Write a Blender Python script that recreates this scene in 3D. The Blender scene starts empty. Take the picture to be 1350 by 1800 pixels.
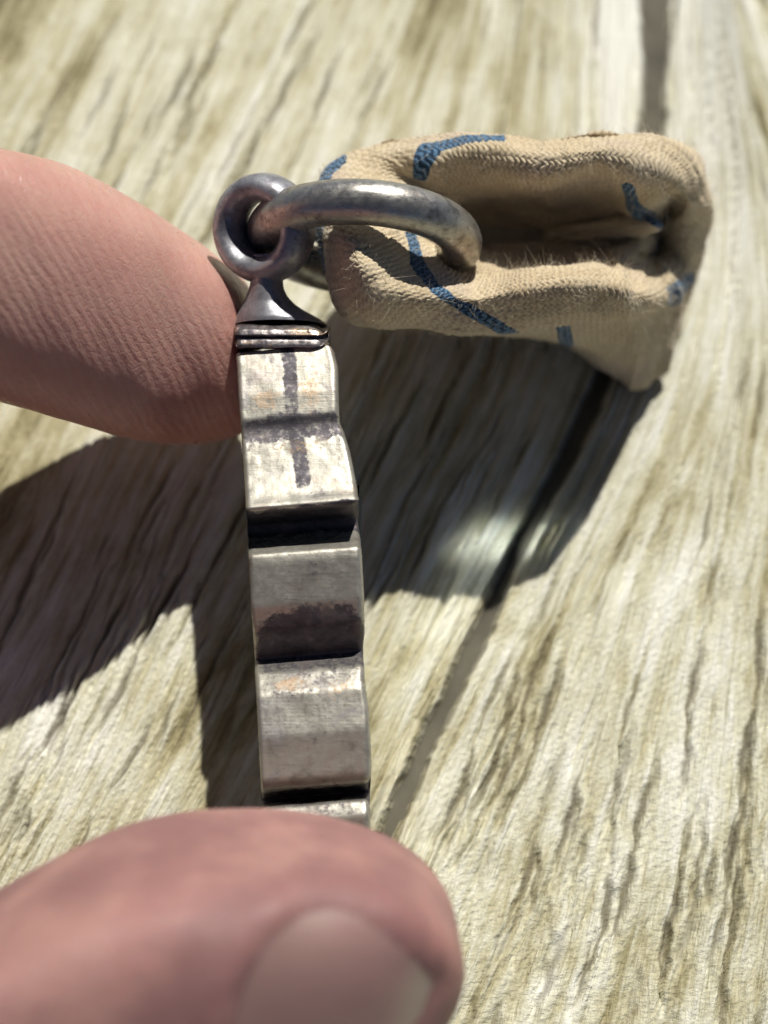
import bpy, bmesh, math, random
import numpy as np
from mathutils import Vector
from mathutils.bvhtree import BVHTree

# 1 Blender unit = 1 cm (macro close-up, real size)
sc = bpy.context.scene
C = sc.collection
sc.unit_settings.system = 'METRIC'
sc.unit_settings.scale_length = 0.01
random.seed(7)
RNG = np.random.default_rng(11)

# ---------------------------------------------------------------- camera
TAU = math.radians(25.0)      # the camera looks down, leaning 25 degrees off the vertical
CZ = 7.40                     # height of the lens over the table, cm
CY = -CZ * math.tan(TAU)
cam_d = bpy.data.cameras.new('camera')
cam = bpy.data.objects.new('camera', cam_d); C.objects.link(cam)
cam.location = (0, CY, CZ); cam.rotation_euler = (TAU, 0, 0)
cam_d.sensor_width = 36; cam_d.lens = 50
cam_d.clip_start = 0.05; cam_d.clip_end = 2000
cam_d.dof.use_dof = True
cam_d.dof.focus_distance = 6.98
cam_d.dof.aperture_fstop = 0.29
cam_d.dof.aperture_blades = 0
sc.camera = cam

# ---------------------------------------------------------------- sun, sky, exposure
SUN = Vector((0.195, 0.585, 0.775)).normalized()
w = bpy.data.worlds.new('World'); sc.world = w; w.use_nodes = True
wn = w.node_tree
sky = wn.nodes.new('ShaderNodeTexSky'); sky.sky_type = 'NISHITA'; sky.sun_disc = False
sky.air_density = 0.5; sky.dust_density = 0.3; sky.altitude = 1500
sky.sun_elevation = math.asin(SUN.z); sky.sun_rotation = math.atan2(SUN.x, SUN.y)
wn.links.new(sky.outputs[0], wn.nodes['Background'].inputs[0])
wn.nodes['Background'].inputs[1].default_value = 0.05
ld = bpy.data.lights.new('sun', 'SUN'); ld.energy = 5.0; ld.angle = math.radians(0.8); ld.color = (1.0, 0.965, 0.90)
sun = bpy.data.objects.new('sun', ld); C.objects.link(sun)
sun.rotation_euler = SUN.to_track_quat('Z', 'Y').to_euler()
sc.view_settings.view_transform = 'Standard'; sc.view_settings.look = 'None'
sc.view_settings.gamma = 1; sc.view_settings.exposure = 0.12
sc.cycles.use_denoising = True
sc.cycles.sample_clamp_indirect = 0.0; sc.cycles.blur_glossy = 0.05

# ---------------------------------------------------------------- helpers
ct, st = math.cos(TAU), math.sin(TAU)
def cw(x, y, d):
    """camera-aligned cm (right, up, distance) -> world, numpy arrays"""
    x = np.asarray(x, float); y = np.asarray(y, float); d = np.asarray(d, float)
    x, y, d = np.broadcast_arrays(x, y, d)
    return np.stack([x, CY + y * ct + d * st, CZ + y * st - d * ct], -1)
def pw(px, py, d):
    """a point seen at (px, py) of the 1350x1800 photograph, d cm away"""
    px = np.asarray(px, float); py = np.asarray(py, float)
    return cw((px - 675) / 2500 * d, (900 - py) / 2500 * d, d)
def gdepth(py):
    return CZ / (ct - (900 - np.asarray(py, float)) / 2500 * st)
def gw(px, py):
    return pw(px, py, gdepth(py))
def smooth(a, b, x):
    t = np.clip((x - a) / (b - a), 0, 1); return t * t * (3 - 2 * t)

def vnoise(x, y, seed=0):
    """smooth value noise, -1..1"""
    r = np.random.default_rng(seed); T = r.random((256, 256)) * 2 - 1
    xi = np.floor(x).astype(int); yi = np.floor(y).astype(int)
    fx = x - xi; fy = y - yi
    fx = fx * fx * (3 - 2 * fx); fy = fy * fy * (3 - 2 * fy)
    a = T[xi % 256, yi % 256]; b = T[(xi + 1) % 256, yi % 256]
    c = T[xi % 256, (yi + 1) % 256]; d = T[(xi + 1) % 256, (yi + 1) % 256]
    return (a * (1 - fx) + b * fx) * (1 - fy) + (c * (1 - fx) + d * fx) * fy
def fbm(x, y, seed=0, octs=4, gain=.5):
    s = 0; a = 1; t = 0
    for k in range(octs):
        s = s + a * vnoise(x * 2 ** k + 17.3 * k, y * 2 ** k + 5.1 * k, seed + k); t += a; a *= gain
    return s / t

def empty(name, loc, label=None, cat=None, group=None, kind=None):
    o = bpy.data.objects.new(name, None); C.objects.link(o); o.location = loc
    o.empty_display_size = .3
    if label: o['label'] = label
    if cat: o['category'] = cat
    if group: o['group'] = group
    if kind: o['kind'] = kind
    return o
def mesh_obj(name, verts, faces, mat, parent=None, attrs=None, uv=None, smooth_shade=True, kind=None, label=None):
    verts = np.asarray(verts, dtype=np.float64).reshape(-1, 3)
    if parent is not None: verts = verts - np.array(parent.location)
    me = bpy.data.meshes.new(name)
    if isinstance(faces, np.ndarray):
        n = faces.shape[1]
        me.vertices.add(len(verts)); me.vertices.foreach_set('co', verts.astype(np.float32).ravel())
        me.loops.add(faces.size); me.loops.foreach_set('vertex_index', faces.astype(np.int32).ravel())
        me.polygons.add(len(faces)); me.polygons.foreach_set('loop_start', np.arange(0, faces.size, n, dtype=np.int32))
        me.update(calc_edges=True)
    else:
        me.from_pydata(verts.tolist(), [], faces); me.update()
    if smooth_shade: me.polygons.foreach_set('use_smooth', np.ones(len(me.polygons), bool))
    for k, a in (attrs or {}).items():
        a = np.asarray(a, np.float32)
        if a.ndim == 2:
            at = me.attributes.new(k, 'FLOAT_VECTOR', 'POINT'); at.data.foreach_set('vector', a.ravel())
        else:
            at = me.attributes.new(k, 'FLOAT', 'POINT'); at.data.foreach_set('value', a.ravel())
    me.materials.append(mat)
    o = bpy.data.objects.new(name, me); C.objects.link(o)
    if parent is not None: o.parent = parent
    if kind: o['kind'] = kind
    if label: o['label'] = label
    return o
def grid_faces(nr, nc, wrap_c=False, flip=False):
    i = np.arange(nr - 1)[:, None]; j = np.arange(nc if wrap_c else nc - 1)[None, :]
    a = i * nc + j; b = i * nc + (j + 1) % nc; c = (i + 1) * nc + (j + 1) % nc; d = (i + 1) * nc + j
    f = np.stack([a, b, c, d], -1).reshape(-1, 4)
    return f[:, ::-1].copy() if flip else f
def grid_normals(P, wrap_c=False):
    """P (r, c, 3) -> unit normals"""
    du = np.gradient(P, axis=0)
    if wrap_c: dv = (np.roll(P, -1, 1) - np.roll(P, 1, 1)) / 2
    else: dv = np.gradient(P, axis=1)
    n = np.cross(du, dv); n /= np.linalg.norm(n, axis=-1, keepdims=True) + 1e-12
    return n

# node helpers
class NT:
    def __init__(s, name):
        s.m = bpy.data.materials.new(name); s.m.use_nodes = True; s.t = s.m.node_tree
        s.b = s.t.nodes['Principled BSDF']
    def n(s, typ, **kw):
        nd = s.t.nodes.new(typ)
        for k, v in kw.items(): setattr(nd, k, v)
        return nd
    def put(s, sock, v):
        if v is None: return
        if isinstance(v, bpy.types.NodeSocket): s.t.links.new(v, sock)
        else:
            if isinstance(v, tuple) and len(v) == 3 and sock.type == 'RGBA': v = (*v, 1)
            sock.default_value = v
    def math(s, op, a, b=None, c=None, clamp=False):
        nd = s.n('ShaderNodeMath', operation=op, use_clamp=clamp)
        for i, v in enumerate((a, b, c)): s.put(nd.inputs[i], v)
        return nd.outputs[0]
    def attr(s, name):
        nd = s.n('ShaderNodeAttribute', attribute_name=name); return nd
    def noise(s, vec, scale, detail=4, rough=.55, dist=0.0):
        nd = s.n('ShaderNodeTexNoise'); s.put(nd.inputs['Vector'], vec)
        nd.inputs['Scale'].default_value = scale; nd.inputs['Detail'].default_value = detail
        nd.inputs['Roughness'].default_value = rough; nd.inputs['Distortion'].default_value = dist
        return nd.outputs[0]
    def mapping(s, vec, scale=(1, 1, 1), rot=(0, 0, 0)):
        nd = s.n('ShaderNodeMapping'); s.put(nd.inputs['Vector'], vec)
        nd.inputs['Scale'].default_value = scale; nd.inputs['Rotation'].default_value = rot
        return nd.outputs[0]
    def ramp(s, f, stops, interp='LINEAR'):
        nd = s.n('ShaderNodeValToRGB'); s.put(nd.inputs[0], f); cr = nd.color_ramp; cr.interpolation = interp
        while len(cr.elements) < len(stops): cr.elements.new(0.5)
        for e, (p, c) in zip(cr.elements, stops):
            e.position = p; e.color = (*c, 1) if isinstance(c, tuple) else (c, c, c, 1)
        return nd.outputs[0]
    def mix(s, f, a, b, blend='MIX'):
        nd = s.n('ShaderNodeMix', data_type='RGBA', blend_type=blend)
        s.put(nd.inputs[0], f); s.put(nd.inputs[6], a); s.put(nd.inputs[7], b)
        return nd.outputs[2]
    def maprange(s, v, a, b, c=0.0, d=1.0, smooth=True):
        nd = s.n('ShaderNodeMapRange'); nd.interpolation_type = 'SMOOTHSTEP' if smooth else 'LINEAR'
        s.put(nd.inputs[0], v)
        for i, q in enumerate((a, b, c, d)): nd.inputs[i + 1].default_value = q
        return nd.outputs[0]
    def bump(s, h, strength=.5, dist=.01, normal=None):
        nd = s.n('ShaderNodeBump'); s.put(nd.inputs['Height'], h)
        nd.inputs['Strength'].default_value = strength; nd.inputs['Distance'].default_value = dist
        if normal is not None: s.put(nd.inputs['Normal'], normal)
        return nd.outputs[0]
    def set(s, **kw):
        for k, v in kw.items(): s.put(s.b.inputs[k.replace('_', ' ')], v)

# ---------------------------------------------------------------- materials
def wood_material():
    M = NT('weathered_pale_wood')
    uv = M.attr('grain').outputs['Vector']           # x across the grain, y along it, cm
    crack = M.attr('crack').outputs['Fac']; tone = M.attr('tone').outputs['Fac']
    streak = M.noise(M.mapping(uv, (3.6, .5, 1)), 1.6, 6, .62, .5)
    fine = M.noise(M.mapping(uv, (17, 1.9, 1)), 1.5, 5, .65, .8)
    fibre = M.noise(M.mapping(uv, (60, 7, 1)), 1.3, 3, .6)
    blot = M.noise(uv, 3.0, 7, .68)
    v = M.math('MULTIPLY_ADD', streak, .75, M.math('MULTIPLY', fine, .55))
    v = M.math('MULTIPLY_ADD', blot, .55, v)
    v = M.math('MULTIPLY_ADD', tone, .20, v)
    v = M.math('MULTIPLY_ADD', fibre, .16, v)        # about 0.93 mean
    col = M.ramp(M.maprange(v, .68, 1.27, smooth=False),
                 [(0.0, (.20, .175, .09)), (.20, (.36, .32, .185)), (.40, (.51, .475, .325)),
                  (.60, (.62, .60, .465)), (.8, (.71, .695, .59)), (1.0, (.80, .79, .72))])
    ln = M.noise(M.mapping(uv, (26, .85, 1)), 1.4, 4, .6, .4)
    col = M.mix(M.maprange(ln, .56, .68, 0, .55), col, (.27, .24, .12))
    l2 = M.noise(M.mapping(uv, (55, 1.6, 1)), 1.3, 5, .62, .3)
    col = M.mix(M.maprange(l2, .58, .66, 0, .42), col, (.20, .175, .095))
    col = M.mix(.10, col, (.95, .93, .68), 'MULTIPLY')
    col = M.mix(M.maprange(crack, .2, 1.0, 0, .85), col, (.12, .10, .06))
    M.set(Base_Color=col, Roughness=.72, Specular_IOR_Level=.3)
    # a fine woven tooth over the wood, as on the photograph's lower right
    weave = M.n('ShaderNodeTexWave', wave_type='BANDS', bands_direction='DIAGONAL')
    M.put(weave.inputs['Vector'], uv); weave.inputs['Scale'].default_value = 9
    weave.inputs['Distortion'].default_value = 1.0; weave.inputs['Detail'].default_value = 2
    h = M.math('MULTIPLY_ADD', fine, .8, M.math('MULTIPLY', fibre, .45))
    h = M.math('MULTIPLY_ADD', weave.outputs['Fac'], .06, h)
    h = M.math('MULTIPLY_ADD', streak, .9, h)
    h = M.math('MULTIPLY_ADD', M.noise(uv, 28, 4, .65), .55, h)
    M.set(Normal=M.bump(h, .8, .034))
    return M.m

def gap_material():
    M = NT('dark_plank_gap'); co = M.n('ShaderNodeTexCoord').outputs['Object']
    M.set(Base_Color=M.ramp(M.noise(co, 3, 5), [(.3, (.055, .05, .034)), (.7, (.12, .108, .078))]), Roughness=.9)
    return M.m

def metal_material(name, base=(.60, .58, .53), dark=(.14, .125, .12), rough=.34, stain_shade=True, scr=(6, 90, 6), warm=.5, met=.9, dk=(.47, .72)):
    M = NT(name); co = M.n('ShaderNodeTexCoord').outputs['Object']
    n1 = M.noise(co, 9, 6, .6, .4); n2 = M.noise(co, 34, 5, .65); n3 = M.noise(M.mapping(co, scr), 1.0, 5, .7)
    n4 = M.noise(co, 3.2, 4, .6, .8); pit = M.noise(co, 75, 3, .6)
    tarn = M.maprange(M.math('MULTIPLY_ADD', n2, .35, M.math('MULTIPLY', n1, .7)), dk[0], dk[1])
    col = M.mix(tarn, base, dark)
    wm = M.math('MULTIPLY', M.maprange(n4, .52, .72), warm)
    col = M.mix(wm, col, (.34, .20, .15))
    col = M.mix(M.math('MULTIPLY', M.maprange(M.noise(co, 5.1, 3, .5, 1.0), .56, .72), warm), col, (.20, .19, .28))
    col = M.mix(M.maprange(n3, .56, .74, 0, .55), col, (.10, .09, .085))
    if stain_shade:
        st_ = M.attr('stain_shade').outputs['Fac']
        s = M.math('ADD', st_, M.math('MULTIPLY', M.math('SUBTRACT', n2, .5), 1.4))
        s = M.math('ADD', s, M.math('MULTIPLY', M.math('SUBTRACT', pit, .5), .5))
        sm = M.maprange(s, .22, .78)
        scol = M.ramp(n1, [(.35, (.06, .055, .062)), (.55, (.11, .10, .11)), (.7, (.16, .135, .13))])
        col = M.mix(sm, col, scol)
        ws = M.attr('warm').outputs['Fac']
        wv = M.maprange(M.math('ADD', ws, M.math('MULTIPLY', M.math('SUBTRACT', n2, .5), 1.6)), .35, .8, 0, .75)
        col = M.mix(wv, col, (.40, .29, .19))
        dots = M.maprange(M.math('ADD', pit, M.math('MULTIPLY', ws, .06)), .66, .72, 0, .8)
        col = M.mix(dots, col, (.12, .09, .06))
        rg = M.math('MULTIPLY_ADD', sm, .14, M.maprange(n2, .3, .7, rough - .08, rough + .12))
    else:
        rg = M.maprange(n2, .3, .7, rough - .08, rough + .14)
    M.set(Base_Color=col, Metallic=met, Roughness=rg)
    h = M.math('MULTIPLY_ADD', n2, .5, M.math('MULTIPLY', n3, .8))
    h = M.math('MULTIPLY_ADD', pit, .35, h)
    M.set(Normal=M.bump(h, .30, .0055))
    return M.m

def ribbon_material():
    M = NT('cream_woven_ribbon')
    blue = M.attr('blue').outputs['Fac']; h0 = M.attr('knit').outputs['Fac']
    uv = M.attr('weave').outputs['Vector']
    co = M.n('ShaderNodeTexCoord').outputs['Object']
    n = M.noise(uv, 26, 4, .7); n2 = M.noise(co, 2.2, 4, .6); fib = M.noise(M.mapping(uv, (120, 30, 1)), 1, 3, .7)
    base = M.ramp(n2, [(.3, (.45, .345, .205)), (.5, (.57, .47, .305)), (.7, (.50, .40, .31))])
    base = M.mix(M.maprange(n, .35, .7, 0, .45), base, (.72, .62, .45))
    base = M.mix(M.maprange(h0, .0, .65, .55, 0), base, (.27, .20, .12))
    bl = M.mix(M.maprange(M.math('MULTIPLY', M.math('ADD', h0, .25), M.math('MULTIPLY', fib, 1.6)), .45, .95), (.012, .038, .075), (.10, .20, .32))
    b = M.maprange(M.math('ADD', blue, M.math('MULTIPLY', M.math('SUBTRACT', fib, .5), 1.5)), .36, .60)
    col = M.mix(b, base, bl)
    M.set(Base_Color=col, Roughness=.85, Specular_IOR_Level=.25, Sheen_Weight=.25, Sheen_Roughness=.5)
    h = M.math('MULTIPLY_ADD', fib, .5, M.math('MULTIPLY', M.noise(uv, 60, 3, .6), .7))
    M.set(Normal=M.bump(h, .7, .010))
    return M.m

def skin_material():
    M = NT('skin'); co = M.n('ShaderNodeTexCoord').outputs['Object']
    idx = M.attr('index').outputs['Fac']; fc = M.attr('along').outputs['Vector']; red = M.attr('red').outputs['Fac']
    n1 = M.noise(co, 1.6, 4, .6); n2 = M.noise(co, 9, 4, .6)
    col = M.ramp(n1, [(.3, (.45, .235, .195)), (.5, (.51, .285, .235)), (.7, (.54, .325, .265))])
    col = M.mix(M.maprange(n2, .45, .75, 0, .35), col, (.44, .21, .18))
    col = M.mix(M.math('MULTIPLY', red, .6), col, (.36, .10, .09))
    # friction ridges across the finger, broken up
    wv = M.n('ShaderNodeTexWave', wave_type='BANDS', bands_direction='X')
    M.put(wv.inputs['Vector'], fc); wv.inputs['Scale'].default_value = 6.6
    wv.inputs['Distortion'].default_value = 4.5; wv.inputs['Detail'].default_value = 3; wv.inputs['Detail Scale'].default_value = .9
    wv.inputs['Detail Roughness'].default_value = .55
    vo = M.n('ShaderNodeTexVoronoi', feature='DISTANCE_TO_EDGE'); M.put(vo.inputs['Vector'], M.mapping(fc, (1.25, .62, 1)))
    vo.inputs['Scale'].default_value = 34
    ed = M.maprange(vo.outputs['Distance'], 0, .14)
    ridge_m = M.maprange(M.noise(co, 1.1, 2), .25, .6)
    crease = M.noise(M.mapping(fc, (7, .5, 1)), 1.0, 3, .5, .6)
    h = M.math('MULTIPLY', wv.outputs['Fac'], M.math('MULTIPLY', idx, M.math('MULTIPLY', ridge_m, .36)))
    h = M.math('MULTIPLY_ADD', ed, .13, h)
    h = M.math('MULTIPLY_ADD', M.noise(M.mapping(fc, (60, 24, 24)), 1.0, 4, .65), .55, h)
    h = M.math('MULTIPLY_ADD', crease, .9, h)
    th = M.math('MULTIPLY', M.math('SUBTRACT', 1.0, idx), M.maprange(M.noise(co, 2.1, 5, .6), .3, .62, .45, .92))  # purplish mottling, plus the thumb's weaker sun darkened into its colour
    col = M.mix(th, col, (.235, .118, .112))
    col = M.mix(M.math('MULTIPLY', M.maprange(wv.outputs['Fac'], .0, .5, .12, 0), idx), col, (.42, .17, .13))
    M.set(Base_Color=col, Roughness=M.math('ADD', M.maprange(n2, .3, .7, .27, .40), M.math('MULTIPLY', M.math('SUBTRACT', 1.0, idx), .24)), Specular_IOR_Level=.42,
          Subsurface_Weight=.42, Subsurface_Scale=.15, Subsurface_Radius=(1.0, .32, .16))
    M.set(Normal=M.bump(h, .66, .0105))
    return M.m

def nail_material():
    M = NT('fingernail'); co = M.n('ShaderNodeTexCoord').outputs['Object']
    col = M.ramp(M.noise(co, 1.3, 3), [(.35, (.25, .145, .13)), (.65, (.29, .185, .155))])
    tipw = M.attr('tip').outputs['Fac']
    col = M.mix(tipw, col, (.33, .26, .20))
    M.set(Base_Color=col, Roughness=.48, Specular_IOR_Level=.5, Subsurface_Weight=.2, Subsurface_Scale=.08,
          Subsurface_Radius=(1, .4, .3), Normal=M.bump(M.noise(M.mapping(co, (2, 14, 2)), 1, 2), .15, .01))
    return M.m
def fibre_material():
    M = NT('cotton_fibre'); M.set(Base_Color=(.72, .62, .46), Roughness=.8)
    return M.m

WOOD = wood_material(); GAP = gap_material()
SILVER = metal_material('worn_silver_edge', base=(.40, .382, .325), dark=(.20, .18, .15), rough=.44, warm=.22, dk=(.50, .74), scr=(4, 60, 60), met=.68)
RINGM = metal_material('dull_ring_wire', base=(.40, .385, .35), dark=(.12, .11, .10), rough=.33, stain_shade=False, scr=(5, 60, 60), warm=.3, met=.82)
EYEM = metal_material('tarnished_eyelet', base=(.33, .33, .35), dark=(.14, .135, .15), rough=.42, stain_shade=False, scr=(14, 14, 14), warm=.2, met=.62)
CAPM = metal_material('tarnished_cap', base=(.50, .45, .42), dark=(.12, .10, .11), rough=.30, stain_shade=True, scr=(14, 14, 14), warm=.7, met=.88)
FACEM = metal_material('polished_face', base=(.80, .80, .78), dark=(.62, .60, .57), rough=.16, stain_shade=False, scr=(5, 5, 5), warm=.05, met=1.0, dk=(.55, .8))
GL = NT('aimed_mirror'); GL.set(Base_Color=(.80, .91, 1.0), Metallic=1.0, Roughness=.18); GL.set(Normal=GL.attr('aim_normal').outputs['Vector']); GLINT = GL.m  # added mirror, tinted blue, normals aimed to send sunlight onto the boards
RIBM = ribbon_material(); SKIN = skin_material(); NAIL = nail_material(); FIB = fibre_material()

# ---------------------------------------------------------------- tabletop of planks (structure)
SEAM_Y = np.array([-2500, -400, 0, 120, 260, 400, 560, 680, 850, 1020, 1200, 1440, 1800, 5000.])
SEAM_X = np.array([1170, 1160, 1152, 1150, 1150, 1135, 1098, 1055, 972, 885, 800, 690, 520, -1000.])
_ys = np.arange(-2500, 5001, 10.); _xs = np.interp(_ys, SEAM_Y, SEAM_X)
_k = np.exp(-np.linspace(-2, 2, 25) ** 2); _k /= _k.sum(); _xs = np.convolve(np.pad(_xs, 12, 'edge'), _k, 'valid')
def seam(y): return np.interp(y, _ys, _xs)
def seam_line(y): return 905 - .5 * (y - 980)
def grain_uv(px, py):
    """across (u) and along (v) coordinates in px; the grain fans out to the right of the seam"""
    dl = px - seam(py)
    dev = seam(py) - seam_line(py)
    uL = px - seam_line(py) - dev * np.exp(-(dl / 300) ** 2)
    d0 = dl.copy()
    for _ in range(12):
        g = .36 * smooth(0, 520, d0)
        d0 = .5 * d0 + .5 * (dl - g * (py - 1000))
    return np.where(dl < 0, uL, d0), py * 1.0
crackR = np.random.default_rng(5)
CRACKS = []
for k in range(300):
    side = k % 2
    u = crackR.uniform(-1350, -25) if side == 0 or k % 6 == 1 else crackR.uniform(20, 560)
    L = crackR.choice([crackR.uniform(60, 200), crackR.uniform(200, 620)], p=[.5, .5])
    CRACKS.append((u, crackR.uniform(-200, 1950), L, crackR.uniform(2.2, 6.5) * (1 + .5 * (L > 250)), crackR.uniform(.45, 1.0), crackR.uniform(0, 999)))
# the larger cracks the photograph shows, each (px, py of its middle, length, width)
for (cx, cy, L, wd) in [(385, 70, 260, 9), (300, 170, 240, 10), (350, 150, 300, 8), (470, 215, 380, 11), (560, 190, 300, 9),
                        (370, 400, 260, 9), (210, 300, 220, 6), (60, 240, 240, 6), (130, 110, 260, 6), (640, 200, 260, 7),
                        (1120, 900, 180, 7), (1075, 1000, 200, 8), (935, 1280, 380, 9), (1010, 1420, 300, 8), (1120, 1500, 420, 8),
                        (1215, 1250, 360, 8), (1320, 1250, 620, 10), (1190, 1600, 380, 7), (870, 1330, 300, 8), (900, 1560, 260, 7),
                        (1040, 1650, 300, 7), (1290, 1640, 500, 8), (780, 900, 260, 8), (150, 1180, 340, 9), (250, 1130, 420, 11),
                        (70, 1300, 280, 8), (330, 1250, 260, 6), (700, 760, 240, 7), (1240, 900, 320, 6), (1340, 700, 300, 7)]:
    u, v = grain_uv(np.array([float(cx)]), np.array([float(cy)]))
    CRACKS.append((u[0], v[0], L, wd * .85, 1.0, cx * 1.7))

def plank(name, d0, d1, ys, xs, label, parent, edges):
    """one board between offsets d0..d1 (px from the seam), as a displaced sheet with rolled-over sides"""
    Y, X = np.meshgrid(ys, xs, indexing='ij')
    rag0 = 9 * fbm(Y / 70, Y * 0 + 3.3, 90) + 3 * fbm(Y / 14, Y * 0 + 7, 91)
    rag1 = 9 * fbm(Y / 80, Y * 0 + 9.3, 95) + 3 * fbm(Y / 15, Y * 0 + 4, 96)
    e0 = np.exp(-((X - d0) / 60) ** 2) * rag0; e1 = np.exp(-((X - d1) / 60) ** 2) * rag1
    wid = 1 + .55 * smooth(500, 0, Y)                       # the joint opens towards the top
    Xo = X + e0 + e1 + np.where(abs(X - d0) < 200, (wid - 1) * d0 * (abs(d0) < 50), 0) * np.exp(-((X - d0) / 60) ** 2) \
        + np.where(abs(X - d1) < 200, (wid - 1) * d1 * (abs(d1) < 50), 0) * np.exp(-((X - d1) / 60) ** 2)
    PX = seam(Y) + Xo
    u, v = grain_uv(PX, Y)
    u = u + 10 * fbm(u / 160, v / 260, 40, 3)
    lng = fbm(u / 46, v / 620, 1, 4); med = fbm(u / 19, v / 240, 21, 4); sml = fbm(u / 7.5, v / 80, 31, 3)
    h = .020 * lng + .012 * med + .006 * sml
    ridge = 1 - abs(fbm(u / 30, v / 420, 51, 3)) * 3.2
    h += -.020 * np.clip(ridge, 0, 1) ** 3
    crack = np.zeros_like(u)
    for (cu, cv, L, wd, dp, ph) in CRACKS:
        m = (abs(v - cv) < L / 2) & (abs(u - cu) < 60)
        if not m.any(): continue
        vv = v[m]; s = (vv - cv) / (L / 2)
        uc = cu + 6 * np.sin(vv / 90 + ph) + 2.4 * np.sin(vv / 31 + ph * 2.1) + 1.3 * np.sin(vv / 9 + ph)
        wv = wd * np.sqrt(np.clip(1 - s * s, 0, 1)) * (.65 + .35 * np.sin(vv / 31 + ph * 3)) + .3
        du = (u[m] - uc) / wv
        g = np.exp(-du ** 2) * (1 - s * s) ** .5
        crack[m] = np.maximum(crack[m], g * dp)
        h[m] -= .050 * dp * g
        h[m] += .014 * dp * np.exp(-((du - 2.2) / 1.3) ** 2) * (1 - s * s)
    edge = np.minimum(X - d0, d1 - X)
    h -= .075 * (1 - smooth(0, 16, edge)) ** 2
    dirty = (1 - smooth(2, 16, edge))
    crack = np.maximum(crack, dirty * .75)
    P = gw(PX, Y); P[..., 2] += h
    at = {'grain': np.stack([u / 270, v / 270, 0 * u], -1).reshape(-1, 3), 'crack': crack.ravel(), 'tone': (lng * .9 - .3 * ridge + 1.3 * fbm(u / 330, v / 420, 77, 3) + .75 * np.exp(-((PX - seam(Y)) / 190) ** 2) * smooth(1900, 900, Y)).ravel()}
    return mesh_obj(name, P, grid_faces(len(ys), len(xs), flip=True), WOOD, parent, at, label=label)

table = empty('tabletop', (0, 0, 0), 'pale weathered wooden boards with olive streaks and dark cracks under the medal', kind='structure')
fine_y = np.concatenate([np.arange(-1500, -120, 60), np.arange(-120, 1921, 3.1), np.arange(1980, 4000, 60)])
coarse_y = np.arange(-1500, 4000, 30.)
plank('plank', -1420, -13, fine_y, np.concatenate([np.arange(-1420, -60, 3.3), np.arange(-60, -12.9, 1.88)]), None, table, 1)
plank('plank', 13, 900, fine_y, np.concatenate([np.arange(13, 60, 1.88), np.arange(60, 870, 3.3), [900.]]), None, table, 1)
for d0, d1 in ((-2850, -1455), (-4280, -2885), (935, 2330), (2365, 3760)):
    plank('plank', d0, d1, coarse_y, np.linspace(d0, d1, 90), None, table, 1)
mesh_obj('plank_gap', np.array([(-60, -60, -.085), (60, -60, -.085), (60, 60, -.085), (-60, 60, -.085)]), [(0, 1, 2, 3)], GAP, table, smooth_shade=False)

# ---------------------------------------------------------------- the medal
XC = (535 - 675) / 2500      # the medal's plane runs along the line of sight
def resample(pts, step, sm=1):
    pts = np.array(pts, float); seg = np.linalg.norm(np.diff(pts, axis=0), axis=1); s = np.r_[0, np.cumsum(seg)]
    n = max(int(s[-1] / step), 8); q = np.linspace(0, s[-1], n)
    out = np.stack([np.interp(q, s, pts[:, i]) for i in range(pts.shape[1])], 1)
    for _ in range(sm):
        out[1:-1] = .25 * out[:-2] + .5 * out[1:-1] + .25 * out[2:]
    return out

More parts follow.
